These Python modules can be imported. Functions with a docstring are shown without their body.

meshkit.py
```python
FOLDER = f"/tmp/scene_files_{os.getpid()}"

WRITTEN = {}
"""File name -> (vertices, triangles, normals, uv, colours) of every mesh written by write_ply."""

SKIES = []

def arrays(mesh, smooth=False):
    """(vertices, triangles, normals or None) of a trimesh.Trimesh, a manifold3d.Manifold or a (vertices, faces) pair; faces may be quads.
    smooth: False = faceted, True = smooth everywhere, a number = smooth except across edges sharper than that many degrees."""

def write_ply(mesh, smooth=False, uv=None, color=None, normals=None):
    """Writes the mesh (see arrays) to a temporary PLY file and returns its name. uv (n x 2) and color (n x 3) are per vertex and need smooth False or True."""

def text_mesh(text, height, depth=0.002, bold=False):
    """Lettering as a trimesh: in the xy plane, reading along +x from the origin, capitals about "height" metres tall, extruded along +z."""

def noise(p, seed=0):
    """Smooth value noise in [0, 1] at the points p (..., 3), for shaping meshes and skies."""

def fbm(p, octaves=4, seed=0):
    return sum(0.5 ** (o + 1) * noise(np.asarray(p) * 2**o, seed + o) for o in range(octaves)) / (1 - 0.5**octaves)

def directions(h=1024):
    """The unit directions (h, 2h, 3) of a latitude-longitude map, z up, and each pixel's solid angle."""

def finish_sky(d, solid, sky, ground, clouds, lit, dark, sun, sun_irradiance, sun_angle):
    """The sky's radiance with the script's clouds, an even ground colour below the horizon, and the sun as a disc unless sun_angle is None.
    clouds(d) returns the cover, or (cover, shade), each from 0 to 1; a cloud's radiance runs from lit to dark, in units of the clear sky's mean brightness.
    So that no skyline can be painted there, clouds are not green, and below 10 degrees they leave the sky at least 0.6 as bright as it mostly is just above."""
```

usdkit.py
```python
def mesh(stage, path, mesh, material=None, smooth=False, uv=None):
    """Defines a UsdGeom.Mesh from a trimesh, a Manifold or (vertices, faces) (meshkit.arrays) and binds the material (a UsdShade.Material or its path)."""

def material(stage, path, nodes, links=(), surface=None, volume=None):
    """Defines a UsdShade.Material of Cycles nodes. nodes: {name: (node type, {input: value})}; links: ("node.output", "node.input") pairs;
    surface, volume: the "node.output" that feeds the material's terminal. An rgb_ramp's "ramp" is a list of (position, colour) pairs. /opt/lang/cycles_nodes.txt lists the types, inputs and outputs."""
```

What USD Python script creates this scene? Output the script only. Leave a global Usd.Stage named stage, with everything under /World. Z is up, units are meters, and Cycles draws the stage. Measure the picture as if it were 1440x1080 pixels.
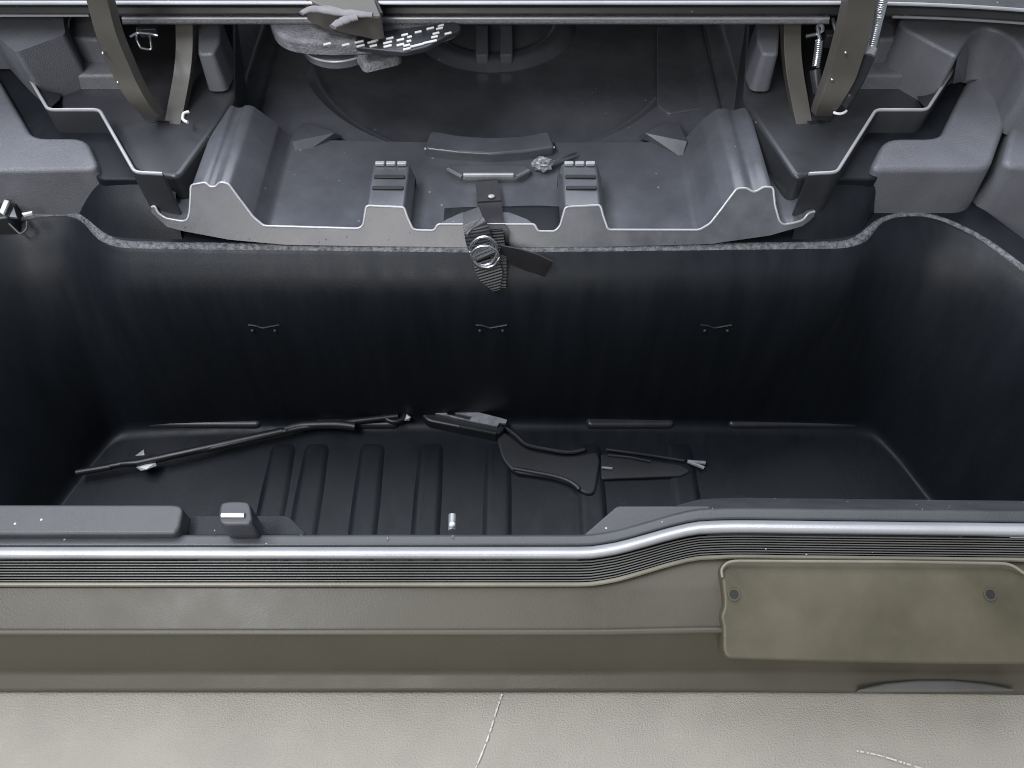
import math, random
import numpy as np, trimesh, usdkit
from shapely.geometry import Polygon, LineString
from pxr import Usd, UsdGeom, UsdLux, UsdShade, Gf, Sdf

random.seed(7)
rng = np.random.default_rng(7)
stage = Usd.Stage.CreateInMemory()
UsdGeom.SetStageUpAxis(stage, 'Z')
UsdGeom.SetStageMetersPerUnit(stage, 1.0)
UsdGeom.Xform.Define(stage, '/World')

# ------------------------------------------------------------------ camera
PITCH, F = math.radians(55.0), 1080.0
C = np.array([0.0324, -0.233, 0.55])
cam = UsdGeom.Camera.Define(stage, '/World/camera')
cam.AddTranslateOp().Set(Gf.Vec3d(*C)); cam.AddRotateXOp().Set(90 - 55.0)
cam.CreateHorizontalApertureAttr(36.0); cam.CreateVerticalApertureAttr(27.0)
cam.CreateFocalLengthAttr(36.0 * F / 1440)
cam.CreateClippingRangeAttr(Gf.Vec2f(0.02, 100))
cam.CreateExposureAttr(0.0)

# ------------------------------------------------------------------ light
def rect_light(name, pos, target, w, h, power, col):
    l = UsdLux.RectLight.Define(stage, '/World/' + name)
    l.CreateWidthAttr(w); l.CreateHeightAttr(h); l.CreateIntensityAttr(power); l.CreateColorAttr(Gf.Vec3f(*col))
    z = np.array(pos, float) - np.array(target, float); z /= np.linalg.norm(z)
    x = np.cross([0, 0, 1.0], z); x /= np.linalg.norm(x); y = np.cross(z, x)
    m = Gf.Matrix4d(*x, 0, *y, 0, *z, 0, *pos, 1)
    l.AddTransformOp().Set(m)
rect_light('ceiling_lamp', (-1.15, -0.15, 2.2), (0.0, 0.3, 0.0), 1.6, 0.5, 22.0, (0.93, 0.95, 1.0))
rect_light('front_light', (-0.3, 2.3, 2.5), (0.0, 0.3, 0.0), 4.2, 2.4, 4.8, (0.89, 0.92, 1.0))
rect_light('rear_lamp', (-0.6, -1.9, 1.45), (0.0, 0.3, 0.0), 1.6, 1.2, 6.5, (1.0, 0.97, 0.92))
dome = UsdLux.DomeLight.Define(stage, '/World/surrounding_light')
dm = usdkit.material(stage, '/World/Looks/surroundings', {'b': ('background_shader', {'color': (0.8, 0.88, 1.0), 'strength': 0.32})}, [], surface='b.background')
UsdShade.MaterialBindingAPI.Apply(dome.GetPrim()).Bind(dm)

# ------------------------------------------------------------------ materials
def plastic(name, col, rough=0.45, grain=700.0, bump=0.25, spec=0.5, mott=0.25, dust=0.0, dustcol=(.25, .25, .27), metallic=0.0, bdist=0.0006, mscale=14.0, dscale=160.0, bevel=0.0, stretch=None, rvar=0.15):
    """moulded plastic: fine grain, slight uneven tone, a few dust specks"""
    n = {'g': ('geometry', {}),
         'n1': ('noise_texture', {'scale': grain, 'detail': 3.0, 'roughness': 0.6}),
         'n2': ('noise_texture', {'scale': mscale, 'detail': 4.0, 'roughness': 0.6}),
         'r2': ('rgb_ramp', {'ramp': [(0.3, tuple(c * (1 - mott) for c in col)), (0.7, tuple(c * (1 + mott) for c in col))]}),
         'rr': ('map_range', {'from_min': 0.3, 'from_max': 0.7, 'to_min': rough * (1 - rvar), 'to_max': rough * (1 + rvar)}),
         'b': ('bump', {'strength': bump, 'distance': bdist}),
         'p': ('principled_bsdf', {'roughness': rough, 'specular_ior_level': spec, 'metallic': metallic})}
    if stretch: n['mp'] = ('mapping', {'scale': stretch})
    l = [('g.position', 'n1.vector')] + ([('g.position', 'mp.vector'), ('mp.vector', 'n2.vector')] if stretch else [('g.position', 'n2.vector')]) + [ ('n2.fac', 'r2.fac'), ('n2.fac', 'rr.value'), ('rr.result', 'p.roughness'),
         ('n1.fac', 'b.height'), ('b.normal', 'p.normal')]
    if bevel:
        n['bv'] = ('bevel', {'radius': bevel, 'samples': 6}); l.append(('bv.bevel', 'b.normal'))
    if dust:
        n['v'] = ('voronoi_texture', {'scale': dscale, 'randomness': 1.0})
        n['wn'] = ('separate_color', {})
        n['lt'] = ('math', {'math_type': 'less_than', 'value2': 0.16})
        n['gt'] = ('math', {'math_type': 'greater_than', 'value2': 1 - dust})
        n['mu'] = ('math', {'math_type': 'multiply'})
        n['mx'] = ('mix', {'color2': dustcol})
        l += [('g.position', 'v.vector'), ('v.distance', 'lt.value1'), ('v.color', 'wn.color'), ('wn.r', 'gt.value1'), ('lt.value', 'mu.value1'), ('gt.value', 'mu.value2'),
              ('mu.value', 'mx.fac'), ('r2.color', 'mx.color1'), ('mx.color', 'p.base_color')]
    else:
        l.append(('r2.color', 'p.base_color'))
    return usdkit.material(stage, '/World/Looks/' + name, n, l, surface='p.BSDF')

M = dict(
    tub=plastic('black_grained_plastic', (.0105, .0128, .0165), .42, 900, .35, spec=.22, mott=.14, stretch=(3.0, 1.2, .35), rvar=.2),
    shelf=plastic('lit_grained_plastic', (.135, .139, .156), .29, 560, .9, dust=.0, mott=.12, bdist=.0010),  # same plastic as the tub; overhead light and worn tops put into colour
    tray=plastic('smooth_black_plastic', (.084, .088, .101), .25, 600, .08, rvar=.35, dust=.03, mott=.16, dscale=110),
    tfront=plastic('lit_dusty_tray_front', (.088, .0905, .102), .27, 600, .12, dust=.05, dustcol=(.025, .025, .028), mott=.26, dscale=110, mscale=22, rvar=.3),  # tray plastic with light on the front put into colour, plus dark specks
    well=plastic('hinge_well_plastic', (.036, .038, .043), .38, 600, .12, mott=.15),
    rubber=plastic('black_rubber', (.030, .032, .038), .38, 900, .1, mott=.2),
    seal=plastic('pale_sheen_seal', (.40, .405, .425), .26, 500, .15, mott=.12, metallic=.2),  # reflected light put into a pale colour, for seal band and bright edges
    rib=plastic('ribbed_seal_rubber', (.11, .11, .105), .32, 700, .1, mott=.15),
    sill=plastic('dusty_sill_plastic', (.057, .052, .037), .5, 700, .25, mott=.16, rvar=.3, mscale=9),
    cover=plastic('dusty_cover_plastic', (.071, .063, .041), .5, 700, .2, mott=.22, rvar=.3, dust=.004, dustcol=(.6, .58, .5), mscale=12),
    gate=plastic('leather_grain_gate', (.264, .249, .213), .5, 700, .5, mott=.08, bdist=.0028, mscale=20),
    bead=plastic('pale_beige_edge', (.17, .16, .125), .4, 700, .2, mott=.2),  # beige edge line, paler than the sill and cover colours
    scratch=plastic('scuffed_white', (.46, .45, .42), .7, 900, .3),
    arm=plastic('painted_hinge_steel', (.085, .080, .070), .42, 300, .04, mott=.1),
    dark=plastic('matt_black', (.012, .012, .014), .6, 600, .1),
    steel=plastic('zinc_steel', (.55, .57, .60), .28, 400, .1, metallic=.9),
    web=plastic('black_webbing', (.026, .027, .030), .42, 1500, .5),
    webl=plastic('shiny_webbing', (.060, .062, .068), .34, 1500, .4),
    cloth=plastic('plain_black_strap', (.018, .018, .021), .6, 1400, .4),
    film=plastic('crumpled_film', (.20, .21, .23), .12, 200, .3, spec=.9, mott=.6, mscale=160),
    rag=plastic('pale_rag', (.20, .195, .205), .9, 500, .3, mott=.2, mscale=60),
    edge=plastic('pale_highlight_edge', (.155, .158, .172), .28, 620, 1.0, mott=.7, bdist=.0026, mscale=160),  # speckled highlight of the ledge put into a pale, uneven colour
    lip=plastic('rough_beam_lip', (.30, .30, .33), .4, 420, .9, mott=.3, bdist=.003, mscale=200),
    foam=plastic('rough_grey_pad', (.19, .19, .21), .5, 300, .9, mott=.35, bdist=.003, mscale=60),
    gun=plastic('black_gunmetal', (.0155, .0175, .021), .40, 500, .1, mott=.2),
    plate=plastic('worn_grey_plate', (.33, .34, .36), .42, 500, .2, mott=.3, metallic=.4, mscale=70),
    white=plastic('off_white_bit', (.75, .75, .74), .35, 400, .05),
    rim=plastic('sill_flange_plastic', (.050, .053, .057), .42, 800, .25, mott=.2, dust=.05, dustcol=(.4, .4, .42)),
)

# ------------------------------------------------------------------ helpers
FWD = np.array([0, math.cos(PITCH), -math.sin(PITCH)]); UP = np.array([0, math.sin(PITCH), math.cos(PITCH)]); RT = np.array([1.0, 0, 0])
def P(px, py, z=None, y=None, x=None):
    """point of the scene that a place in the photograph shows, at a given height z, depth y or side x"""
    d = FWD + (px - 720) / F * RT + (540 - py) / F * UP
    if z is not None: t = (z - C[2]) / d[2]
    elif y is not None: t = (y - C[1]) / d[1]
    else: t = (x - C[0]) / d[0]
    return C + t * d
def PL(pts, **k): return np.array([P(a, b, **k) for a, b in pts])

def fillet(pl, r, n=4, closed=False):
    pl = np.asarray(pl, float); N = len(pl); out = []
    rs = np.broadcast_to(r, (N,))
    for i in range(N):
        if not closed and i in (0, N - 1): out.append(pl[i]); continue
        a, b, c = pl[i - 1], pl[i], pl[(i + 1) % N]
        la, lc = np.linalg.norm(a - b), np.linalg.norm(c - b)
        p = b + (a - b) * min(rs[i], .45 * la) / max(la, 1e-9); q = b + (c - b) * min(rs[i], .45 * lc) / max(lc, 1e-9)
        for t in np.linspace(0, 1, n + 1): out.append((1 - t) ** 2 * p + 2 * t * (1 - t) * b + t * t * q)
    return np.array(out)
def grid(rows, flip=False):
    """surface through a stack of curves"""
    G = np.asarray(rows, float); a, b = G.shape[:2]
    i, j = np.meshgrid(np.arange(a - 1), np.arange(b - 1), indexing='ij')
    q = np.stack([i * b + j, i * b + j + 1, (i + 1) * b + j + 1, (i + 1) * b + j], -1).reshape(-1, 4)
    f = np.vstack([q[:, [0, 1, 2]], q[:, [0, 2, 3]]])
    if flip: f = f[:, ::-1]
    m = trimesh.Trimesh(G.reshape(-1, 3), f, process=False); m.merge_vertices(digits_vertex=7)
    m.update_faces(m.nondegenerate_faces()); return m
def loft(curves, rk=.01, rc=.006, n=4, flip=False):
    rows = [fillet(c, rk, n) for c in curves]
    rows = np.array(rows)
    cols = [fillet(rows[:, j], rc, n) for j in range(rows.shape[1])]
    return grid(np.stack(cols, 1), flip)
def ccw(p):
    a = np.sum(p[:, 0] * np.roll(p[:, 1], -1) - p[:, 1] * np.roll(p[:, 0], -1))
    return p if a > 0 else p[::-1]
def inset(p, d):
    e = np.roll(p, -1, 0) - p; e /= np.maximum(np.linalg.norm(e, axis=1, keepdims=True), 1e-12)
    nn = np.stack([-e[:, 1], e[:, 0]], 1); n0 = np.roll(nn, 1, 0)
    return p + d * (n0 + nn) / np.maximum(1 + np.sum(n0 * nn, 1, keepdims=True), .3)
def stackcap(layers):
    """closed solid from equal rings, lowest first (each n x 3)"""
    n = len(layers[0]); v = np.vstack(layers); f = []
    for k in range(len(layers) - 1):
        i = np.arange(n); j = (i + 1) % n; a, b = k * n, (k + 1) * n
        f += [np.stack([a + i, a + j, b + j], 1), np.stack([a + i, b + j, b + i], 1)]
    return v, f
def rprism(p2, ztop, zbot, r=.004, rc=.006, draft=0.0, n=4, nc=4, tilt=None):
    """block with plan outline p2 and a rounded upper edge"""
    p = ccw(np.asarray(p2, float)[:, :2])
    if rc: p = fillet(p, max(rc, 1.7 * r), nc, closed=True)
    for _ in range(24):
        if all(Polygon(inset(p, r * k)).is_valid for k in (.4, .7, 1.0)): break
        r *= .8
    L = [(p if not draft else inset(p, -draft), zbot)]
    for t in np.linspace(0, math.pi / 2, n + 1): L.append((inset(p, r * (1 - math.cos(t))), ztop - r + r * math.sin(t)))
    lay = [np.column_stack([q, np.full(len(q), z)]) for q, z in L]
    v, f = stackcap(lay)
    top = lay[-1][:, :2]
    import manifold3d
    tf = np.asarray(manifold3d.triangulate([top]))
    off = len(v); v = np.vstack([v, lay[-1]]); n0 = len(top)
    ea, eb = top[tf[:, 1]] - top[tf[:, 0]], top[tf[:, 2]] - top[tf[:, 0]]; cr = ea[:, 0] * eb[:, 1] - ea[:, 1] * eb[:, 0]
    tf = np.where((cr > 0)[:, None], tf, tf[:, ::-1])
    m = trimesh.Trimesh(v, np.vstack(f + [tf + off, tf[:, ::-1]]), process=False)
    if tilt is not None: m.vertices[:, 2] += tilt(m.vertices)
    m.update_faces(m.nondegenerate_faces()); return m
def yprism(pxz, y0, y1):
    """outline in x,z pushed along y"""
    p = ccw(np.asarray(pxz)[:, [0, 2]] if np.asarray(pxz).shape[1] == 3 else np.asarray(pxz))
    tv, tf = trimesh.creation.triangulate_polygon(Polygon(p), engine='earcut')
    m = trimesh.creation.extrude_triangulation(tv, tf, y1 - y0)
    v = m.vertices.copy(); m.vertices = np.column_stack([v[:, 0], y0 + v[:, 2], v[:, 1]]); m.invert(); return m
def tube(pts, r, sides=10, closed=False, caps=True):
    p = np.asarray(pts, float); t = np.gradient(p, axis=0) if not closed else np.roll(p, -1, 0) - np.roll(p, 1, 0)
    t /= np.linalg.norm(t, axis=1, keepdims=True) + 1e-12
    ref = np.array([.13, .21, .97]); a = np.cross(t, ref); a /= np.linalg.norm(a, axis=1, keepdims=True) + 1e-12
    b = np.cross(t, a); ang = np.arange(sides) * 2 * np.pi / sides; r = np.broadcast_to(r, (len(p),))
    v = p[:, None] + r[:, None, None] * (np.cos(ang)[None, :, None] * a[:, None] + np.sin(ang)[None, :, None] * b[:, None])
    n = len(p); f = []
    for k in range(n if closed else n - 1):
        i = np.arange(sides); j = (i + 1) % sides; A, B = k * sides, ((k + 1) % n) * sides
        f += [np.stack([A + i, B + j, A + j], 1), np.stack([A + i, B + i, B + j], 1)]
    v = v.reshape(-1, 3); f = np.vstack(f)
    if not closed and caps:
        v = np.vstack([v, p[0], p[-1]]); i = np.arange(sides); j = (i + 1) % sides; A = (n - 1) * sides
        f = np.vstack([f, np.stack([i, j, np.full(sides, len(v) - 2)], 1), np.stack([A + j, A + i, np.full(sides, len(v) - 1)], 1)])
    return trimesh.Trimesh(v, f, process=False)
def smoothline(pts, n=40):
    from scipy.interpolate import PchipInterpolator
    p = np.asarray(pts, float); s = np.r_[0, np.cumsum(np.linalg.norm(np.diff(p, axis=0), axis=1))]
    return PchipInterpolator(s, p)(np.linspace(0, s[-1], n))
def slab(poly3, nrm, th):
    """flat outline (any plane) with thickness th along nrm"""
    p = np.asarray(poly3, float); nrm = np.asarray(nrm, float) / np.linalg.norm(nrm)
    o = p[0]; a = p[1] - p[0]; a -= nrm * (a @ nrm); a /= np.linalg.norm(a); b = np.cross(nrm, a)
    q = np.column_stack([(p - o) @ a, (p - o) @ b])
    tv, tf = trimesh.creation.triangulate_polygon(Polygon(q), engine='earcut')
    m = trimesh.creation.extrude_triangulation(tv, tf, th)
    m.vertices = o + m.vertices[:, :1] * a + m.vertices[:, 1:2] * b + m.vertices[:, 2:3] * nrm; return m
def box(c, s): m = trimesh.creation.box(s); m.apply_translation(c); return m
def rbox(c, s, r=.002):
    x, y = s[0] / 2, s[1] / 2
    m = rprism([(-x, -y), (x, -y), (x, y), (-x, y)], s[2] / 2, -s[2] / 2, r, r); m.apply_translation(c); return m
def hull(p): return trimesh.convex.convex_hull(np.asarray(p))
def mirror(m):
    m = m.copy(); v = m.vertices.copy(); v[:, 0] *= -1; m.vertices = v; m.invert(); return m
def cat(*ms): return trimesh.util.concatenate(list(ms))

used = {}
def numbered(parent, name):
    k = parent + '/' + name; c = used.get(k, 0); used[k] = c + 1
    return name if c == 0 else f'{name}_{c:03d}'
def thing(name, label, category, group=None):
    x = UsdGeom.Xform.Define(stage, '/World/' + numbered('/World', name)).GetPrim()
    x.SetCustomDataByKey('label', label); x.SetCustomDataByKey('category', category)
    if group: x.SetCustomDataByKey('group', group)
    return x
def part(parent, name, mesh, mat, smooth=40, label=None):
    base = str(parent.GetPath()); path = base + '/' + numbered(base, name)
    g = usdkit.mesh(stage, path, mesh, M[mat], smooth=smooth).GetPrim()
    if label: g.SetCustomDataByKey('label', label)
    return g
def both(parent, name, mesh, mat, smooth=40):
    return part(parent, name, mesh, mat, smooth), part(parent, name, mirror(mesh), mat, smooth)

# ================================================================== THE TRUCK'S TRUNK
truck = thing('pickup_trunk', 'open black plastic trunk in a pickup bed, with sill, tailgate edge and hinge arms', 'car trunk')

# ---- tailgate and sill
xs = (-500, 1940)
gate = loft([PL([(-900, 975), (2300, 975)], z=-.085), PL([(-900, 972), (2300, 972)], z=-.07), np.array([[-1.2, -.75, -.07], [1.2, -.75, -.07]]), np.array([[-1.2, -.75, -.11], [1.2, -.75, -.11]])], rc=.005)
tg = part(truck, 'tailgate_liner', gate, 'gate', label='light grey leather-grained inside of the lowered tailgate')
def scratch(pts, w, gaps=.25):
    p = smoothline(PL(pts, z=-.0688), 40); ms = []
    for k in range(len(p) - 1):
        if rng.random() < gaps * .5: continue
        d = p[k + 1] - p[k]; q = np.cross(d, [0, 0, 1.0]); q /= np.linalg.norm(q); ww = w * rng.uniform(.35, 1.0)
        ms.append(slab([p[k] - q * ww, p[k + 1] - q * ww * .8, p[k + 1] + q * ww * .8, p[k] + q * ww], [0, 0, 1], .0003))
    return cat(*ms)
part(tg, 'scratch', scratch([(706, 976), (698, 1000), (688, 1032), (668, 1082)], .0008), 'scratch', False)
part(tg, 'scratch', scratch([(1205, 1056), (1235, 1062), (1268, 1072), (1300, 1082)], .0008, .5), 'scratch', False)

SX = [-500, 0, 400, 700, 820, 860, 900, 950, 985, 1040, 1120, 1300, 1440, 1900]
def seal_curve(dv_left, dv_right, z, base=(770, 733)):
    """curve along the sill seal: v on the low left run and on the raised right run, S bend between"""
    vs = []
    for x in SX:
        t = np.clip((x - 815) / (1010 - 815), 0, 1); s = t * t * (3 - 2 * t)
        vs.append((1 - s) * dv_left + s * dv_right + max(0, x - 1040) * .011)
    p = smoothline([(x, v, 0) for x, v in zip(SX, vs)], 140)
    return np.array([P(a, b, z=z) for a, b, _ in p])
def along(curves, rc, n=4): 
    rows = np.array(curves); cols = [fillet(rows[:, j], rc, n) for j in range(rows.shape[1])]
    return grid(np.stack(cols, 1))
# sill trim: sloping face, steep face, foot
sill = along([seal_curve(800, 762, -.012), seal_curve(826, 787, -.004), seal_curve(830, 826, -.0045), seal_curve(889, 885, -.013), seal_curve(897, 893, -.018), seal_curve(946, 945, -.060), seal_curve(972, 972, -.068), seal_curve(980, 980, -.085)], .003)
sl = part(truck, 'rear_sill', sill, 'sill', label='dusty olive-grey plastic sill trim')
part(sl, 'edge_bead', tube(seal_curve(822, 783, -.0015), .0016, 8), 'bead')
part(sl, 'edge_bead', tube(seal_curve(889.5, 886.5, -.0126)[:92], .0024, 10), 'sill')
# recess in the foot of the sill, lower right
rc_ = [P(x, v, z=-.0605) for x, v in [(1208, 970), (1222, 965), (1245, 960), (1290, 955.5), (1340, 955.5), (1385, 960), (1412, 965), (1428, 970)]]
part(sl, 'finger_recess', rprism(np.array(rc_), -.0605, -.075, .002, 0), 'rib', label='shallow curved finger recess')

# weatherstrip: satin top band and ribbed flank
seal = along([seal_curve(769, 731.5, -.002), seal_curve(770, 732.5, .006), seal_curve(773.5, 736, .0105), seal_curve(780, 743, .0115), seal_curve(784.5, 748, .0085), seal_curve(786.5, 750, .001), seal_curve(787, 751, -.004)], .0018, 5)
sp = part(truck, 'weatherstrip', seal, 'seal', label='top band of the rubber seal on the sill, its sheen put into silver-grey colour')
NR = 8
for k in range(NR):
    a = 788.5 + k * (819 - 788.5) / NR; b = 752.5 + k * (780 - 752.5) / NR
    h = (819 - 788.5) / NR; hb = (780 - 752.5) / NR; z = .004 - .0008 * k
    part(sp, 'rib', along([seal_curve(a - .2, b - .2, z - .006), seal_curve(a + h * .12, b + hb * .12, z), seal_curve(a + h * .6, b + hb * .6, z), seal_curve(a + h * .95, b + hb * .95, z - .006)], .0008, 3), 'rib')

# inner rim flange
rim = along([seal_curve(752, 700, -.06), seal_curve(752, 714, -.004), seal_curve(768.5, 731, -.003), seal_curve(772, 735, -.012)], .003)
rf = part(truck, 'rim_flange', rim, 'rim')
blk = rprism(PL([(-300, 709), (250, 709), (258, 716), (250, 751), (-300, 752)], z=.004), .004, -.05, .004, .003)
part(rf, 'raised_pad', blk, 'rim', label='raised rim pad at the left')
part(rf, 'raised_pad', rprism(PL([(818, 754), (868, 711), (1000, 711), (1000, 745), (880, 766), (818, 766)], z=-.007), -.007, -.05, .0015, .003), 'rim')
part(rf, 'rim_gusset', rprism(PL([(262, 752), (268, 725), (405, 725), (432, 752)], z=-.012), -.012, -.05, .002, .003), 'tub')
st = part(truck, 'latch_striker', rprism(PL([(306, 738), (308, 708), (318, 704), (346, 704), (352, 709), (356, 738)], z=.022), .022, -.02, .0035, .004), 'rubber', label='dark striker block with a bright strip on top')
part(st, 'bright_strip', tube(PL([(312, 725), (344, 725)], z=.0225), .0022, 10), 'steel')  # bright metal strip across the striker top
sb = part(truck, 'drain_pin', tube(PL([(636, 724), (636, 746)], z=-.03), .0032, 10), 'plate', label='small worn pin behind the sill')
part(sb, 'pin_tip', trimesh.creation.icosphere(2, .0026).apply_translation(P(636, 738, z=-.026)), 'white')

# access cover on the sill
cz = lambda v: .005 - (v - 787) / (930 - 787) * .022
cpts = [(1022, 926), (1015, 916), (1015, 880), (1011, 868), (1017, 852), (1015, 832), (1012, 800), (1024, 787), (1240, 788.5), (1420, 791), (1446, 806), (1462, 860), (1462, 934), (1300, 933), (1150, 930)]
cover = np.array([P(a, b, z=cz(b)) for a, b in cpts])
nrm = np.cross(P(1400, 800, z=cz(800)) - P(1020, 800, z=cz(800)), P(1020, 800, z=cz(800)) - P(1020, 930, z=cz(930))); nrm = nrm / np.linalg.norm(nrm); nrm *= np.sign(nrm[2])
o = P(1230, 860, z=cz(860)); ax = np.array([1.0, 0, 0]); ay = np.cross(nrm, ax)
c2 = np.column_stack([(cover - o) @ ax, (cover - o) @ ay])
def cover_block():
    p = fillet(ccw(c2), .004, 4, True)
    m = rprism(p, .004, -.012, .0022, 0, n=5)
    for _ in range(3): m = m.subdivide()
    v = m.vertices; t_ = v[:, 1].max(); m.vertices[:, 2] -= np.clip(v[:, 1] - (t_ - .0165), 0, None) * .30
    return m
cm = cover_block(); V = cm.vertices.copy(); cm.vertices = o + V[:, :1] * ax + V[:, 1:2] * ay + V[:, 2:3] * nrm
cv = part(truck, 'access_cover', cm, 'cover', label='flat rectangular cover plate with rounded corners and two screw holes')
part(cv, 'edge_bead', tube(fillet([P(a, b, z=cz(b) + .004) for a, b in [(1016, 812), (1014, 800), (1025, 789), (1240, 790), (1420, 792.5), (1440, 806)]], .008), .0012, 8), 'bead')
band = np.array([P(a, b, z=cz(b) + .0045) for a, b in [(1024, 797), (1425, 800), (1432, 816), (1024, 813)]])
for hx in (1032, 1392):
    h = P(hx, 836, z=cz(836) + .0043)
    t_ = trimesh.creation.annulus(.0034, .0046, .0012); v = t_.vertices.copy(); t_.vertices = h + v[:, :1] * ax + v[:, 1:2] * ay + v[:, 2:3] * nrm
    hp = part(cv, 'hole_rim', t_, 'cover', 30)
    c_ = trimesh.creation.cylinder(.0036, .0008); v = c_.vertices.copy(); c_.vertices = h - nrm * .0001 + v[:, :1] * ax + v[:, 1:2] * ay + v[:, 2:3] * nrm
    part(cv, 'screw_hole', c_, 'dark', 30)

# ---- tub: floor, wall, ledge
ZF, ZE = -.50, -.17
E = PL([(-200, 420), (-90, 372), (0, 318), (45, 303), (112, 301), (152, 346), (232, 348), (690, 353), (1205, 347), (1243, 304), (1310, 301), (1380, 332), (1440, 376), (1560, 470)], z=ZE)
Bs = PL([(20, 800), (60, 740), (105, 680), (135, 640), (165, 606), (240, 601), (365, 597), (690, 592), (1025, 598), (1225, 604), (1262, 640), (1300, 690), (1345, 745), (1390, 800)], z=ZF)
near = Bs.copy(); near[:, 1] = np.minimum(near[:, 1], .0); near[:, 0] *= 1.0
top = E.copy(); top[:, 1] += .03
wr = [E + (Bs - E) * t + [0, -b, 0] for t, b in ((.62, .018), (.32, .033), (.15, .033), (.06, .021))]
dn = top + [0, .13, 0]; dn[:, 2] = -.225
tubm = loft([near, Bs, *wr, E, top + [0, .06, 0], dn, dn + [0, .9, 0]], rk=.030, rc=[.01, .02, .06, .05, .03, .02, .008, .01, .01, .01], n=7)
def hit(px, py, mesh=tubm, lift=.001):
    d = FWD + (px - 720) / F * RT + (540 - py) / F * UP; d = d / np.linalg.norm(d)
    q = mesh.ray.intersects_location([C], [d], multiple_hits=True)[0]
    return q[np.argmin(np.linalg.norm(q - C, axis=1))] - d * lift
edgel = tubm  # the ledge
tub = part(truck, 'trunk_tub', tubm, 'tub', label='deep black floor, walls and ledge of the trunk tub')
el = fillet(E, .03, 7); rt = np.clip((el[:, 0] - .50) / .03, 0, 1)[:, None]; el = el + [0, .0055, -.0066] * (1 - rt) + [0, .003, -.0036] * rt
part(tub, 'ledge_highlight', tube(el, .0082 * (1 - rt[:, 0]) + .0044 * rt[:, 0], 20), 'edge')
part(truck, 'under_floor', box((0, 1.55, -.25), (3.0, 1.6, .01)), 'dark', False)
frontw = loft([np.array([[-.85, .002, -.502], [.85, .002, -.502]]), np.array([[-.85, -.004, -.03], [.85, -.004, -.03]])])
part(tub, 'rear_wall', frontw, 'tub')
for a, b in [(166, 364), (440, 560), (825, 950), (1026, 1226)]:
    q0, q1 = P(a, 603, z=ZF + .012), P(b, 603, z=ZF + .012)
    yb = q0[1]
    part(tub, 'kick_step', rprism(np.array([(q0[0], yb + .03), (q0[0], yb + .006), (q1[0], yb + .006), (q1[0], yb + .03)]), ZF + .012, ZF - .01, .006, .006), 'rubber')
for px in (392, 440, 520, 604, 700, 830, 960):
    a = P(px, 655, z=ZF + .006)
    xr = np.linspace(-.024, .024, 13); zr = ZF - .001 + .0048 * np.clip((1 - (xr / .024) ** 2) * 1.6, 0, 1) ** 1.5
    part(tub, 'floor_rib', grid([np.column_stack([a[0] + xr, np.full(13, yy), zr - dz]) for yy, dz in ((.01, 0), (.30, 0), (.375, .001), (.395, .006))]), 'tub', True)
for px in (371, 691, 1007):
    ms = [tube(smoothline([hit(px + a, b) for a, b in [(-22, 457), (-12, 458), (-2, 461), (10, 459), (22, 457)]], 16), .0011, 6)]
    for s in (-16, 16): ms.append(trimesh.creation.icosphere(1, .0026).apply_translation(hit(px + s, 465)))
    part(tub, 'wall_clip', cat(*ms), 'rubber')

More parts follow.
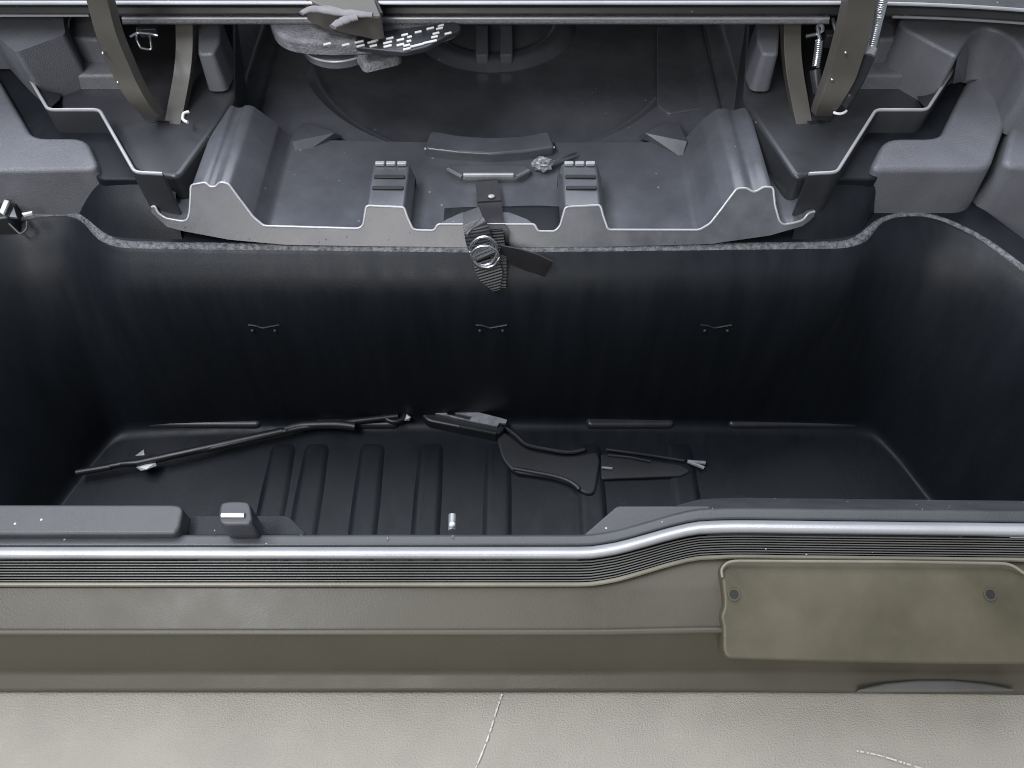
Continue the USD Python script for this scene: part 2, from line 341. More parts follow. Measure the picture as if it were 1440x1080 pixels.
# ---- side shelves (terraces)
ZT = -.10
lt = PL([(-260, 250), (0, 240), (140, 238), (121, 193), (45, 193), (2, 118), (-70, 0), (-300, 0)], z=ZT)
part(truck, 'side_shelf', rprism(lt, ZT, -.235, .012, .010, draft=.012, n=6), 'shelf')
rt_ = PL([(1222, 238), (1245, 193), (1322, 193), (1363, 108), (1430, 106), (1424, 150), (1393, 238)], z=ZT)
part(truck, 'side_shelf', rprism(rt_, ZT, -.235, .012, .010, draft=.010, n=6), 'shelf')
rb = PL([(1408, 232), (1436, 130), (1446, 70), (1700, 60), (1700, 260)], z=ZT)
part(truck, 'side_shelf', rprism(rb, ZT, -.235, .012, .010, draft=.010, n=6), 'shelf')
vl = PL([(-80, 40), (30, 55), (75, 148), (146, 148), (194, 236), (202, 252), (136, 252), (110, 205), (40, 205), (-80, 160)], z=-.112)
def riser_face(cols):
    zs = ((-.113, -.113, -.113, -.125), (-.145, -.145, -.145, -.15), (-.176, -.176, -.176, -.176))
    return loft([np.array([P(*c[k], z=zs[k][q]) for q, c in enumerate(cols)]) for k in range(3)], .02, .02)
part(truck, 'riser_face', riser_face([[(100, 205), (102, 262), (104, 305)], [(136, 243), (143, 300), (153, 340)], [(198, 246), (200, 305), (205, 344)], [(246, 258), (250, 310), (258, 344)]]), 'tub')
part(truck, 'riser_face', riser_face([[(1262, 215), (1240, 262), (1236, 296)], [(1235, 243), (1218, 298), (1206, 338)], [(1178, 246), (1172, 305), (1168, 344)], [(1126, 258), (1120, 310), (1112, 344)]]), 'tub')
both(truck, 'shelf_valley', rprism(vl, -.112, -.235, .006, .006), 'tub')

# upper flange with coarse grain, left and right of the cross beam
part(truck, 'upper_flange', rprism(PL([(-300, 20), (88, 22), (92, 48), (22, 74), (-2, 52), (-60, -10), (-300, -10)], z=-.028), -.028, -.11, .004, .004), 'shelf')
arch = PL([(1264, 24), (1440, 25), (1700, 40), (1700, 180), (1452, 110), (1440, 76), (1424, 54), (1404, 42), (1385, 38), (1369, 45), (1356, 62), (1346, 80), (1300, 55), (1268, 38)], z=-.028)
part(truck, 'upper_flange', rprism(arch, -.028, -.11, .006, .004), 'shelf')
part(truck, 'arch_face', loft([PL([(1346, 82), (1368, 44), (1385, 37), (1405, 41), (1436, 76)], z=-.04), PL([(1340, 118), (1362, 112), (1385, 111), (1408, 111), (1436, 112)], z=-.097)], .008, .004), 'shelf')

# ---- insert frame around the spare wheel compartment
R = PL([(-20, 10), (21, 75), (68, 155), (140, 155), (190, 243), (229, 245)], z=-.078)
Rw = fillet(R, .008, 4)
wall = np.array(LineString(Rw[:, :2]).buffer(.0022, cap_style=2, join_style=1).exterior.coords)[:-1]
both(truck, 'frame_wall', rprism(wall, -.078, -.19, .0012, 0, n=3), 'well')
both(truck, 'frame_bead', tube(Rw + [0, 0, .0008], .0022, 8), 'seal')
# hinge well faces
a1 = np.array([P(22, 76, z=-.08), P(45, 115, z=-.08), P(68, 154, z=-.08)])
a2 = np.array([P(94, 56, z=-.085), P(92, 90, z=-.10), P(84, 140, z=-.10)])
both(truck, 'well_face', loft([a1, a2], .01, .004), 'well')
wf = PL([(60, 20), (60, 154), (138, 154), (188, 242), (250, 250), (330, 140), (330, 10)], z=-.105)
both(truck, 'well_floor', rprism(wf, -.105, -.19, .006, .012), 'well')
both(truck, 'well_pad', rprism(PL([(96, 106), (98, 82), (168, 82), (172, 106)], z=-.085), -.085, -.13, .006, .004, draft=.006), 'shelf')
both(truck, 'well_pad', rprism(PL([(92, 52), (94, 22), (140, 12), (140, 56)], z=-.05), -.05, -.13, .008, .006, draft=.004), 'shelf')
both(truck, 'well_post', rprism(PL([(278, 76), (278, 24), (311, 24), (309, 58), (300, 76)], z=-.045), -.045, -.10, .004, .004, draft=.003), 'shelf')

# ---- cross beam at the front of the opening
def hcurve(v, z, x0=172, x1=1166, bend=0):
    p = [(x, v) for x in np.linspace(x0, x1, 30)]
    return PL(p, z=z)
def lowercurve(v, z): return hcurve(v, z)
beam = along([hcurve(20, -.012), hcurve(23, -.006), hcurve(28, -.006), hcurve(33.5, -.012), hcurve(34.5, -.03), PL([(x, 10) for x in np.linspace(172, 1166, 30)], z=-.05)], .003)
bm = part(truck, 'cross_beam', beam, 'lip', label='rough-edged beam across the front of the opening')
part(bm, 'bright_edge', tube(hcurve(26, -.004), .0022, 8), 'seal')
def wide(v, z):
    p = []
    for x in np.linspace(-500, 1900, 120):
        p.append((x, v + max(0, x - 1190) ** 2 * .00016 * (1 if x < 1700 else 1)))
    return PL(p, z=z)
ch = along([wide(-60, .03) * [1, 0, 1] + [0, 2.4, 0], wide(-60, .03), wide(2, .028), wide(7, .020), wide(9, -.004), wide(20, -.012), wide(23, -.016), wide(24, -.05)], .003)
part(truck, 'front_seal_channel', ch, 'rim')
part(truck, 'front_seal_bead', tube(wide(4.5, .027), .0022, 8), 'seal')
part(truck, 'front_seal_bead', tube(wide(22, -.011)[:32], .0018, 8), 'seal')
part(truck, 'front_seal_bead', tube(wide(23, -.011)[87:], .0018, 8), 'seal')

# ---- hinge arms
def strap_arm(edge_a, edge_b, th, depth_dir=(0, .02, -.006)):
    A, B = smoothline(edge_a, 28), smoothline(edge_b, 28); d = np.array(depth_dir)
    rows = [A + d, A, B, B + d, A + d]
    return along(rows, th * .3, 3)
def armpts(pts): return [P(a, b, z=z) for a, b, z in pts]
la = strap_arm(armpts([(112, -40, .10), (121, 0, .066), (137, 55, .02), (158, 105, -.025), (182, 145, -.06), (203, 163, -.085)]),
               armpts([(143, -40, .10), (151, 0, .066), (166, 55, .02), (187, 105, -.025), (208, 145, -.06), (224, 164, -.085)]), .003)
ra = strap_arm(armpts([(1203, -40, .10), (1193, 0, .066), (1180, 55, .02), (1166, 105, -.025), (1152, 145, -.06), (1147, 163, -.085)]),
               armpts([(1244, -40, .10), (1234, 0, .066), (1222, 55, .02), (1206, 105, -.025), (1184, 145, -.06), (1170, 163, -.085)]), .003)
hl = part(truck, 'hinge_arm', la, 'arm', 30, label='left curved hinge arm'); hr = part(truck, 'hinge_arm', ra, 'arm', 30, label='right curved hinge arm')
for h, pts in ((hl, [(145, 75, .005), (166, 116, -.035), (188, 120, -.038)]), (hr, [(1189, 74, .005), (1170, 112, -.03), (1216, 60, .015)])):
    for a, b, z in pts[:2]:
        part(h, 'rivet', trimesh.creation.icosphere(1, .0022).apply_translation(P(a, b, z=z)), 'steel')
def inner(sgn):
    A = armpts([(246, 20, -.02), (247, 60, -.045), (244, 100, -.07), (237, 140, -.09), (230, 178, -.107)])
    B = armpts([(270, 20, -.02), (271, 60, -.045), (268, 100, -.07), (261, 140, -.09), (252, 180, -.107)])
    m = strap_arm(A, B, .002); return m
mi = inner(1); both(truck, 'inner_hinge_arm', mi, 'arm', 30)
# dark sheets painting the shade of the recess between the arms
both(truck, 'recess_shade', rprism(PL([(132, 20), (273, 20), (270, 100), (258, 145), (236, 174), (206, 170), (172, 130), (150, 80)], z=-.1035), -.1035, -.11, .0008, .002), 'dark')
# wire catch on the left
wc = part(truck, 'wire_catch', tube(fillet(armpts([(183, 52, -.02), (193, 46, -.018), (214, 48, -.018), (222, 50, -.02)]), .004), .0018, 8), 'steel', label='bright wire catch between the left hinge arms')
part(wc, 'wire_loop', tube(fillet(armpts([(193, 40, -.02), (192, 56, -.02), (198, 68, -.025), (213, 70, -.025), (212, 58, -.02), (210, 48, -.018)]), .004), .0014, 8), 'steel')
part(wc, 'catch_body', rbox(P(210, 42, z=-.03), (.026, .016, .012)), 'rubber')
# small open ring on the left
part(truck, 'snap_ring', tube(smoothline(armpts([(266, 157, -.085), (258, 160, -.085), (257, 167, -.085), (264, 172, -.085)]), 14), .0020, 8), 'white', label='small pale open ring at the left hinge foot')
# springs and cables on the right
def coil(pts, r, wire, turns):
    c = smoothline(pts, 400); t = np.gradient(c, axis=0); t /= np.linalg.norm(t, axis=1, keepdims=True)
    a = np.cross(t, [1.0, 0, 0]); a /= np.linalg.norm(a, axis=1, keepdims=True); b = np.cross(t, a); ph = np.linspace(0, turns * 2 * np.pi, 400)[:, None]
    return tube(c + r * (np.cos(ph) * a + np.sin(ph) * b), wire, 6)
s1 = armpts([(1246, -30, .09), (1241, 0, .066), (1233, 35, .03), (1225, 68, .0)])
g1 = part(truck, 'coil_spring', coil(s1, .0048, .0014, 34), 'steel', label='bright coil spring beside the right hinge arm')
part(g1, 'spring_core', tube(smoothline(s1, 20), .0042, 8), 'dark')
part(g1, 'rubber_boot', tube(smoothline(armpts([(1223, 74, -.004), (1212, 100, -.03), (1196, 130, -.06), (1182, 152, -.075)]), 24), .0085, 12), 'rubber')
part(g1, 'collar', tube(armpts([(1225, 68, 0), (1221, 79, -.006)]), .0075, 12), 'plate')
part(g1, 'boot_ring', tube(smoothline(armpts([(1172, 158, -.074), (1180, 160, -.074), (1190, 156, -.074)]), 10), .0018, 8), 'white')
s2 = armpts([(1152, 56, -.02), (1150, 75, -.035), (1147, 94, -.05)])
g2 = part(truck, 'coil_spring', coil(s2, .0040, .0013, 13), 'steel', label='short coil spring inside the right hinge')
part(g2, 'spring_core', tube(smoothline(s2, 20), .0034, 8), 'dark')
part(g2, 'rubber_boot', tube(smoothline(armpts([(1146, 98, -.052), (1148, 112, -.062), (1151, 130, -.075)]), 16), .0068, 12), 'rubber')
part(g2, 'hook_wire', tube(fillet(armpts([(1134, 51, -.02), (1150, 48, -.018), (1158, 42, -.014), (1155, 34, -.012), (1149, 37, -.012), (1153, 56, -.02)]), .004), .0024, 8), 'steel')
part(g2, 'hook_wire', tube(smoothline(armpts([(1171, 26, -.008), (1174, 38, -.014), (1178, 50, -.02)]), 12), .0026, 8), 'steel')
part(truck, 'latch_block', rbox(P(1167, 54, z=-.03), (.017, .016, .018)), 'dark')

# ---- hook at the left end of the ledge
hk = part(truck, 'cargo_hook', rprism(PL([(-60, 285), (10, 270), (24, 283), (12, 305), (-60, 318)], z=-.15), -.15, -.18, .003, .003), 'rubber', label='small black cargo hook with bright clips on the left ledge')
part(hk, 'clip', slab(armpts([(1, 300, -.144), (8, 283, -.144), (14, 285, -.144), (6, 303, -.144)]), [0, 0, 1], .003), 'white', 30)
part(hk, 'clip', slab(armpts([(15, 307, -.15), (21, 294, -.15), (25, 308, -.15)]), [0, 0, 1], .003), 'steel', 30)
part(hk, 'clip', slab(armpts([(32, 302, -.15), (47, 299, -.15), (46, 302, -.15), (34, 305, -.15)]), [0, 0, 1], .003), 'white', 30)
part(hk, 'loop', tube(fillet(armpts([(2, 304, -.155), (29, 330, -.17), (38, 322, -.168), (38, 311, -.16)]), .004), .0014, 8), 'arm')

# ================================================================== SPARE WHEEL TRAY
tray = thing('spare_wheel_tray', 'smooth black moulded tray with a round wheel well and raised ridges beyond the ledge', 'tray')
YT = .50
prof = [(213, 293), (218, 291), (222, 301), (234, 309), (258, 313), (264, 310), (267, 298), (268.5, 262), (289, 258), (295, 264.5), (303, 264.5), (309, 257.5), (321, 260), (338, 283), (357, 308), (371, 319.5),
        (505, 323), (511, 318), (515, 291), (568, 293), (573, 308), (581, 325), (611, 326), (615, 317), (752, 317), (756, 327), (781, 327), (788, 319), (795, 293), (844, 290), (849, 308), (855, 325),
        (984, 325), (999, 316), (1019, 290), (1036, 267), (1050, 266), (1058, 271.5), (1064, 271), (1074, 264.5), (1087, 265), (1090, 292), (1096, 313), (1102, 318), (1118, 315), (1130, 311), (1137, 301), (1146, 299)]
bot = [(1145, 304), (1138, 311), (1128, 318), (1083, 331), (1000, 343), (850, 347), (690, 348), (500, 346), (400, 344), (322, 337), (258, 325), (235, 319), (222, 307), (213, 299)]
KT = .85
def PT(px, py, dy=0.0):
    """point on the leaning front panel of the tray"""
    d = FWD + (px - 720) / F * RT + (540 - py) / F * UP
    nn = np.array([0, 1.0, -KT]); o_ = np.array([0, .49 + dy, -.165])
    return C + d * (((o_ - C) @ nn) / (d @ nn))
pf = np.array([PT(*p) for p in prof]); pb = np.array([PT(*p) for p in bot])
pff = fillet(pf, .004, 3)
face = np.vstack([pff, pb])
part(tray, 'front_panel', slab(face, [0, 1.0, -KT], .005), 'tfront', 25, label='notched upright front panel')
part(tray, 'lip_highlight', tube(pff + [0, .0015, .0006], .0017, 8), 'seal', label='top edge of the front panel, its highlight put into a pale colour')  # highlight along the lip, drawn as a pale tube
# ridged deck behind the panel (the small ridges are parts of their own)
deck = [p for p in prof[:16]] + [(505, 323), (581, 325), (611, 326), (756, 327), (855, 325)] + [p for p in prof[32:]]
dp = fillet([PT(*p) for p in deck], .005, 3)
back = dp.copy(); back[:, 1] = P(320, 148, z=dp[:, 2].max())[1]
b2 = dp.copy(); b2[:, 1] = back[0, 1] + .004; b2[:, 2] = np.minimum(b2[:, 2], -.180)
low = np.clip((-.138 - dp[:, 2]) / .012, 0, 1) * .017 * (np.abs(dp[:, 0]) < .33)
d1_ = dp + [0, .004, 0]; d2_ = dp + [0, .012, 0]; d2_[:, 2] -= low; back[:, 2] -= low
part(tray, 'ridged_deck', grid([d1_, d2_, back, b2 - [0, 0, .01]]), 'tray', 30)
for px in ((516, 568), (794, 845)):
    q = np.array([PT(*p) for p in [(px[0] - 6, 322), (px[0], 291), (px[1], 292), (px[1] + 8, 325)]])
    zt = -.109
    yb_ = P(540, 230, z=q[1][2])[1]; bk = q.copy(); bk[:, 1] = yb_; en = q.copy(); en[:, 1] = yb_ + .004; en[:, 2] = -.19
    A = grid([fillet(q + [0, .003, 0], .004, 3), fillet(q * .5 + bk * .5, .004, 3), fillet(bk, .004, 3), fillet(en, .004, 3)])
    r_ = part(tray, 'hinge_ridge', A, 'tray', 35)
    cx = (q[1][0] + q[2][0]) / 2; w = (q[2][0] - q[1][0])
    for yy in (yb_ - .050, yb_ - .028): part(r_, 'slot', rbox((cx, yy, q[1][2] + .0008), (w * .86, .006, .003), .001), 'dark')
    for k in range(3): part(r_, 'bright_tab', rbox((cx + (k - 1) * w * .31, yb_ - .003, q[1][2] + .003), (w * .27, .006, .004), .0012), 'seal')
# floor with well
ZD, CY, RW = -.180, 1.005, .325
outer = Polygon([(-.40, .64), (.40, .64), (.40, 1.5), (-.40, 1.5)])
circ = Polygon([(RW * math.cos(t), CY + RW * math.sin(t)) for t in np.linspace(0, 2 * np.pi, 96, endpoint=False)])
tv, tf = trimesh.creation.triangulate_polygon(outer.difference(circ), engine='earcut')
part(tray, 'deck_floor', trimesh.Trimesh(np.column_stack([tv, np.full(len(tv), ZD)]), tf), 'tray', False)
def revolve(prof, cy, n=96):
    pr = np.array(prof); ms = []
    rows = [np.array([(r * math.cos(t), cy + r * math.sin(t), z) for r, z in pr]) for t in np.linspace(0, 2 * np.pi, n + 1)]
    return grid(rows)
wl = part(tray, 'wheel_well', revolve(fillet([(.0005, -.202), (.14, -.202), (.300, -.204), (RW + .002, ZD - .0004)], .012, 5), CY), 'tray', 30, label='round recessed wheel well')
hub = part(wl, 'hub', revolve(fillet([(.0005, -.154), (.045, -.154), (.060, -.174), (.105, -.192), (.112, -.187), (.132, -.187), (.148, -.2035)], .006, 4), 1.075), 'tray', 35)
for px in (678, 712):
    a, b = P(px, 78, z=-.184), P(px, 40, z=-.159)
    part(wl, 'hub_rib', hull(np.vstack([rbox(a, (.022, .02, .016)).vertices, rbox(b, (.020, .02, .02)).vertices])), 'tray', 30)
part(tray, 'arched_stop', rprism(PL([(597, 208), (605, 185), (613, 184), (645, 190), (690, 193), (735, 191), (766, 185), (772, 185), (780, 206), (735, 213), (690, 216), (640, 213)], z=-.155), -.155, -.19, .004, .003), 'tray')
part(tray, 'stop_lip', tube(smoothline(PL([(597, 209), (640, 214), (690, 217), (735, 214), (780, 207)], z=-.159), 24), .0016, 8), 'seal')
for s in (0, 1):
    m_ = hull(np.vstack([PL([(418, 222), (402, 200), (482, 192), (425, 172), (450, 176)], z=-.171), PL([(411, 199), (470, 187)], z=-.155)]))
    part(tray, 'corner_wedge', m_ if s == 0 else mirror(m_), 'tray', 20)
part(tray, 'strap_anchor', rprism(PL([(624, 236), (634, 231), (738, 231), (747, 237), (745, 243), (726, 251), (650, 251), (640, 246)], z=-.162), -.162, -.19, .003, .003), 'tray')
part(tray, 'anchor_bar', rbox(P(687, 246, z=-.158), (.071, .005, .005), .0015), 'seal')
part(tray, 'anchor_bar', tube(PL([(630, 238), (650, 249)], z=-.160), .003, 8), 'shelf')
part(tray, 'anchor_bar', tube(PL([(726, 249), (744, 240)], z=-.160), .003, 8), 'shelf')
part(tray, 'centre_step', rprism(np.vstack([PL([(616, 316), (752, 316)], z=-.160), PL([(742, 308), (716, 298), (650, 298), (628, 308)], z=-.160)]), -.160, -.19, .002, .002), 'tray')
for s in (1, -1):
    cs = [(.300, -.181), (.340, -.172), (.350, -.172), (.356, -.180), (.362, -.172), (.380, -.165), (.402, -.115)]
    part(tray, 'side_wall', loft([np.array([[s * (x + k_), yy, z] for x, z in cs]) for yy, k_ in ((.655, 0), (.95, .004), (1.5, .012))], .008, .01), 'tray')
part(tray, 'well_corner', rprism(PL([(924, 38), (924, 148), (940, 160), (1000, 150), (1000, 38)], z=-.176), -.176, -.19, .002, .006), 'tray')

# ================================================================== STRAP
def ribbon(path, wdirs, widths, th=.0016, rib=0.0, nrib=0, n=120):
    c = smoothline(path, n); s = np.linspace(0, 1, n)
    wd = np.array([np.interp(s, np.linspace(0, 1, len(wdirs)), np.array(wdirs)[:, k]) for k in range(3)]).T
    w = np.interp(s, np.linspace(0, 1, len(widths)), widths)[:, None]
    t = np.gradient(c, axis=0); t /= np.linalg.norm(t, axis=1, keepdims=True)
    wd = wd - t * np.sum(wd * t, 1, keepdims=True); wd /= np.linalg.norm(wd, axis=1, keepdims=True)
    nn = np.cross(wd, t); nn *= np.where(nn[:, 1:2] > 0, -1, 1)
    off = (th + rib * (.5 + .5 * np.sin(s * nrib * 2 * np.pi)))[:, None] * nn
    A, B = c - wd * w / 2, c + wd * w / 2
    rows = [A, A + off, A * .5 + B * .5 + off * 1.15, B + off, B, A]
    return grid(rows)
YW = .478
strap = thing('tie_strap', 'black webbing strap with metal ring hanging over the front of the tray', 'strap')
part(strap, 'anchor_tab', ribbon([P(684, 256, z=-.158), P(688, 285, z=-.160), P(691, 314, z=-.145), P(695, 325, y=YT - .008), P(697, 350, y=YT - .016)], [(1, 0, 0)] * 3, [.031, .034, .036], .002), 'cloth')
part(strap, 'rivet', trimesh.creation.icosphere(2, .0045).apply_scale([1.1, .9, .45]).apply_translation(P(691, 276, z=-.156)), 'plate')
d1 = P(672, 361, y=YW) - P(652, 303, y=YT - .022)
HS = lambda a, b, l: hit(a, b, lift=l)
lp = part(strap, 'webbing_loop', ribbon([P(662, 295, z=-.128), P(668, 318, y=YT - .020), HS(676, 345, .022), HS(682, 363, .020)], [(1, .1, .35)] * 2, [.022, .029, .034, .032], .002, .0010, 19), 'webl', 60)
part(strap, 'tail', ribbon([HS(683, 366, .017), HS(690, 386, .012), HS(698, 407, .007)], [(1, 0, .1)] * 2, [.034, .032, .010], .002, .0008, 11), 'web', 60)
part(strap, 'tail', ribbon([P(697, 322, y=YT - .014), HS(700, 350, .016), HS(702, 374, .009), HS(703, 404, .005)], [(1, 0, 0)] * 2, [.018, .020, .016], .0018, .0008, 19), 'web', 60)
part(strap, 'side_tail', ribbon([HS(703, 353, .016), HS(725, 360, .014), HS(752, 370, .010), HS(772, 378, .008)], [(.25, 0, 1)] * 2, [.022, .030, .034, .031], .002), 'cloth', 60)
def ring(cx, cy, rx, ry, lift, rot=0.0, r=.0019):
    y0 = HS(cx, cy, lift)[1]; pts = []
    for t in np.linspace(0, 2 * np.pi, 40, endpoint=False):
        a, b = rx * math.cos(t), ry * math.sin(t); pts.append(P(cx + a * math.cos(rot) - b * math.sin(rot), cy + a * math.sin(rot) + b * math.cos(rot), y=y0 - .004 * math.sin(t)))
    return tube(pts, r, 10, closed=True)
part(strap, 'metal_ring', ring(680, 353, 19, 20, .034, .3), 'steel')
part(strap, 'metal_ring', ring(682, 361, 19, 15, .030, .1), 'steel')

film = trimesh.creation.icosphere(2, 1.0)
fv = film.vertices; fv = fv * (1 + .2 * rng.uniform(-1, 1, (len(fv), 1))) * [.015, .011, .009]; film.vertices = fv + P(764, 231, z=-.160)
fm = thing('crumpled_film', 'crumpled scrap of shiny plastic film on the tray beside the strap anchor', 'scrap')
part(fm, 'wad', film, 'film', False)
part(fm, 'torn_tail', grid([smoothline([P(772, 226, z=-.160), P(795, 222, z=-.165), P(815, 216, z=-.167)], 12), smoothline([P(770, 232, z=-.155), P(796, 219, z=-.153), P(814, 214, z=-.165)], 12)]), 'film')

# ================================================================== THINGS STOWED UNDER THE BEAM
bag = thing('stowed_bag', 'rough grey fabric bag with dashed mesh stowed under the cross beam', 'bag')
bp = [(375, 20), (384, 42), (400, 53), (425, 58), (470, 60), (520, 57), (560, 52), (600, 48), (640, 36), (650, 15)]
mm = rprism(PL(bp, z=-.014), -.014, -.032, .008, .012, n=6)
for _ in range(1):
    mm = mm.subdivide()
part(bag, 'bag_body', mm, 'foam', 50)
mesh_pts = [(500, 50), (500, 66), (540, 70), (570, 73), (600, 66), (628, 50), (650, 40), (640, 30), (560, 40)]
bmesh = part(bag, 'mesh_flap', rprism(PL(mesh_pts, z=-.008), -.008, -.014, .002, .006), 'rubber')
dash = [(505, 59, 12), (507, 64.5, 11), (523, 59, 12), (525, 64.5, 10), (527, 57, 9), (545, 60, 12), (545, 65, 11), (548, 54, 10), (563, 56, 10), (563, 63, 10), (569, 49, 9), (575, 58, 6), (576, 52, 6), (572, 69, 10), (572, 64, 9), (582, 65, 10), (590, 63, 11), (588, 45, 9), (605, 40, 10), (611, 52, 9), (613, 47, 9), (618, 40, 9), (609, 58, 10), (600, 60, 10), (630, 47, 9), (620, 36, 8), (460, 62, 10), (486, 63, 10)]
for a, b, w in dash:
    a0 = P(a - w / 2, b + w * .12, z=-.0068); a1 = P(a + w / 2, b - w * .12, z=-.0068)
    part(bmesh, 'dash', tube([a0, a1], .0015, 6), 'white')
part(bag, 'strap_mark', slab(PL([(497, 32), (503, 32), (507, 46), (502, 47)], z=-.0125), [0, 0, 1], .002), 'dark', False)
disc = thing('shiny_disc', 'smooth pale-edged round disc peeking out below the grey bag', 'disc')
dpnt = P(470, 87, z=-.040) + [0, .05, 0]
part(disc, 'disc_body', trimesh.creation.cylinder(.05, .010, sections=64).apply_translation(dpnt - [0, 0, .005]), 'shelf', 30)
part(disc, 'disc_rim', tube([dpnt + [.05 * math.cos(t), .05 * math.sin(t), 0] for t in np.linspace(0, 2 * np.pi, 64, endpoint=False)], .0015, 8, closed=True), 'seal')
blk_ = thing('grey_block', 'small grey wedge block hanging below the dashed mesh under the beam', 'block')
part(blk_, 'block_body', rprism(PL([(497, 68), (512, 92), (561, 80), (562, 68), (540, 50), (510, 50)], z=-.034), -.034, -.044, .004, .003, draft=.002), 'foam')
rag = thing('pale_rag', 'ragged pale strip of cloth draped over the seal at the top edge', 'rag')
def fold(pts, rad, sq=.45):
    c = smoothline(PL(pts, z=.034), 40); t_ = np.linspace(0, 1, 40)
    m = tube(c, np.interp(t_, np.linspace(0, 1, len(rad)), rad) * (1 + .07 * np.sin(t_ * 19) + .05 * np.sin(t_ * 37 + 1)), 14)
    m.vertices[:, 2] = .034 + (m.vertices[:, 2] - .034) * sq; return m
part(rag, 'cloth', fold([(424, 19), (440, 13), (460, 14), (480, 18), (504, 20), (524, 21)], [.004, .007, .0078, .0070, .0068, .005]), 'rag', 60)
part(rag, 'cloth', fold([(502, 24), (484, 29), (468, 38)], [.006, .0075, .005]), 'rag', 60)
lb = thing('latch_box', 'dark angular box at the top edge above the pale rag', 'box')
part(lb, 'box_body', rprism(PL([(420, -40), (425, -4), (450, 8), (525, 24), (537, 22), (530, 4), (528, -40)], z=.030), .030, .0, .003, .003), 'arm')
part(lb, 'box_edge', tube(PL([(529, -30), (529, 2), (537, 20)], z=.030), .002, 8), 'dark')

# ================================================================== LONG GUN SHAPE ON THE FLOOR
ZG = ZF + .02
gun = thing('rifle', 'long black rifle-shaped object lying on the dark trunk floor with a grey slotted plate', 'rifle')
G = lambda pts, z=ZG: PL(pts, z=z)
part(gun, 'barrel', tube(G([(112, 664), (160, 655), (300, 630), (420, 602), (560, 585)]), .0050, 12), 'gun')
part(gun, 'muzzle', tube(G([(108, 665), (156, 656)]), .0055, 12), 'gun')
part(gun, 'forend', tube(G([(168, 653), (195, 651), (300, 628), (398, 606)]), [.005, .006, .0065, .006], 14), 'gun')
part(gun, 'forend', tube(smoothline(G([(402, 604), (430, 598), (468, 597), (500, 600)]), 20), .007, 14), 'gun')
part(gun, 'front_sight', hull(np.vstack([G([(190, 641), (202, 632), (203, 640)]), G([(190, 641), (202, 632), (203, 640)], ZG + .006)])), 'plate', False)
part(gun, 'bright_tip', hull(np.vstack([G([(191, 657), (205, 653), (219, 651), (220, 655), (208, 661), (198, 662)]), G([(195, 657), (215, 653), (206, 660)], ZG + .005)])), 'white', False)
part(gun, 'sling_ring', tube([P(555 + 14 * math.cos(t), 583 + 10 * math.sin(t), z=ZG) for t in np.linspace(0, 2 * np.pi, 30, endpoint=False)], .0042, 10, closed=True), 'gun')
part(gun, 'ring_glint', hull(np.vstack([G([(569, 592), (571, 581), (579, 587), (575, 592)]), G([(571, 590), (573, 584), (577, 587)], ZG + .006)])), 'white', False)  # glint beside the ring, drawn as a small white shape
rcv = part(gun, 'receiver', rprism(G([(590, 580), (606, 572), (700, 594), (712, 600), (700, 612), (600, 592)]), ZG, ZF, .004, .004), 'gun')
pl2 = Polygon([tuple(p[:2]) for p in G([(606, 580), (611, 572), (617, 568), (668, 579), (704, 588), (713, 591), (711, 596), (702, 595), (699, 600), (650, 590)], ZG + .004)], [[tuple(p[:2]) for p in G([(628, 583), (631, 579), (664, 586.5), (660, 591)], ZG + .004)]])
tv, tf = trimesh.creation.triangulate_polygon(pl2, engine='earcut'); pm = trimesh.creation.extrude_triangulation(tv, tf, .004); pm.apply_translation([0, 0, ZG + .001])
part(rcv, 'slotted_plate', pm, 'plate', False, label='worn grey plate with a rectangular slot')
part(rcv, 'lower_rail', tube(G([(646, 600), (698, 610)]), .003, 8), 'gun')
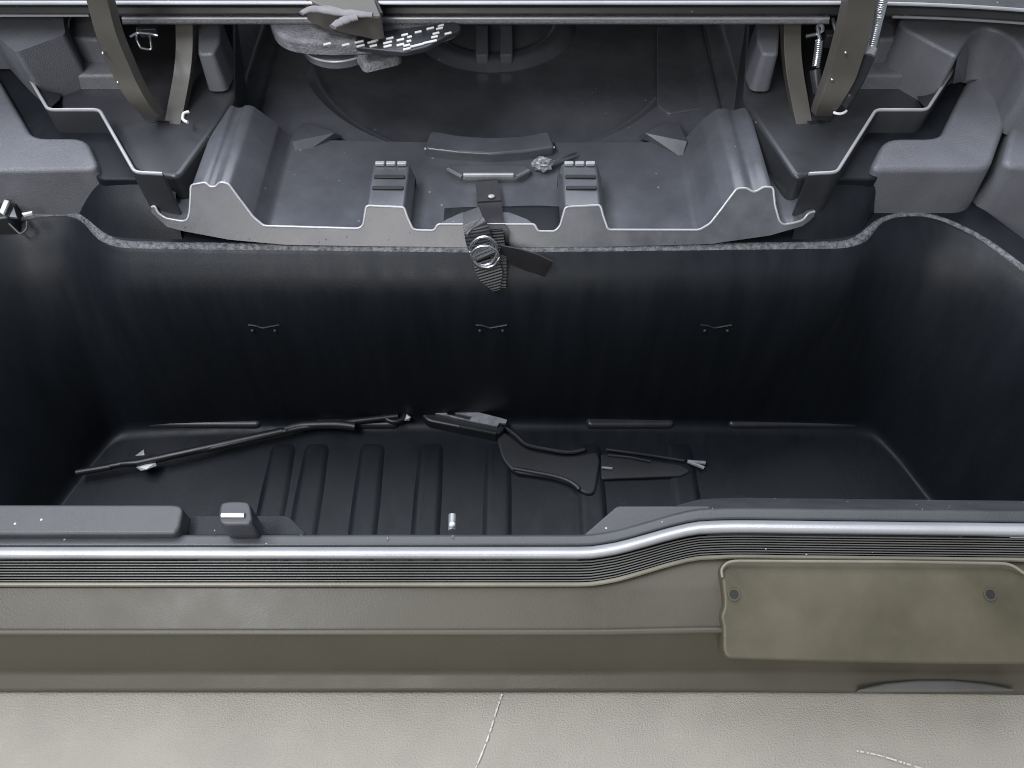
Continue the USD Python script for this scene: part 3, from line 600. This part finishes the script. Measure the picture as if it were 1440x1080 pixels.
stock = G([(704, 597), (725, 612), (742, 626), (765, 631), (800, 636), (822, 633), (840, 628), (846, 640), (838, 690), (822, 690), (810, 679), (780, 668), (722, 660), (705, 640), (698, 612)])
M['gunstock'] = plastic('black_stock', (.0155, .0175, .021), .55, 700, .3)
sk = part(gun, 'stock', rprism(stock, ZF + .009, ZF, .004, .012, n=6), 'gunstock')
part(sk, 'grip_ridge', tube(smoothline(G([(722, 659), (750, 664), (785, 671), (803, 678), (815, 688)], ZF + .009), 24), .0036, 10), 'rubber')
part(sk, 'comb_line', tube(smoothline(G([(706, 598), (725, 612), (742, 626), (765, 631), (800, 636), (822, 632)], ZF + .008), 30), .0032, 8), 'rubber')
bt = part(gun, 'butt', rprism(G([(846, 630), (900, 638), (960, 646), (975, 656), (960, 664), (846, 668)]), ZF + .006, ZF, .003, .006), 'gun')
part(bt, 'rail', tube(G([(852, 632), (905, 639), (962, 648)], ZF + .008), .0022, 8), 'rubber')
part(bt, 'rail', tube(G([(855, 640), (885, 643), (915, 649)], ZF + .008), .0020, 8), 'rubber')
part(bt, 'pale_mark', tube(G([(846, 657.5), (861, 659)], ZF + .008), .0022, 8), 'plate')
for e in ((992, 651), (990, 658)):
    part(bt, 'prong', tube(G([(967, 649), e], ZF + .008), .003, 8), 'plate')

# ================================================================== SPECKS
sp_ = thing('dirt_specks', 'tiny pale specks of dirt scattered over the tray and sill', 'dirt')
sp_.SetCustomDataByKey('kind', 'stuff')
ms = []
for a, b, z in [(1297, 716, 0), (637, 754, -.002), (302, 746, -.002), (545, 757, -.002), (1002, 715, 0), (293, 192, -.072), (432, 191, -.126), (573, 112, -.178), (908, 141, -.15), (880, 97, -.178), (838, 125, -.178), (866, 141, -.178), (700, 347, -.168), (563, 349, -.168), (610, 347, -.168), (975, 349, -.168), (1037, 920, -.024), (465, 824, .001), (1077, 772, .004), (1134, 780, 0), (1227, 777, 0), (575, 345, -.168), (1063, 172, -.072), (1034, 206, -.09), (1040, 240, -.1)]:
    s = trimesh.creation.icosphere(1, rng.uniform(.0003, .0008)); s.apply_translation(P(a, b, z=z)); ms.append(s)
part(sp_, 'speck', cat(*ms), 'plate')
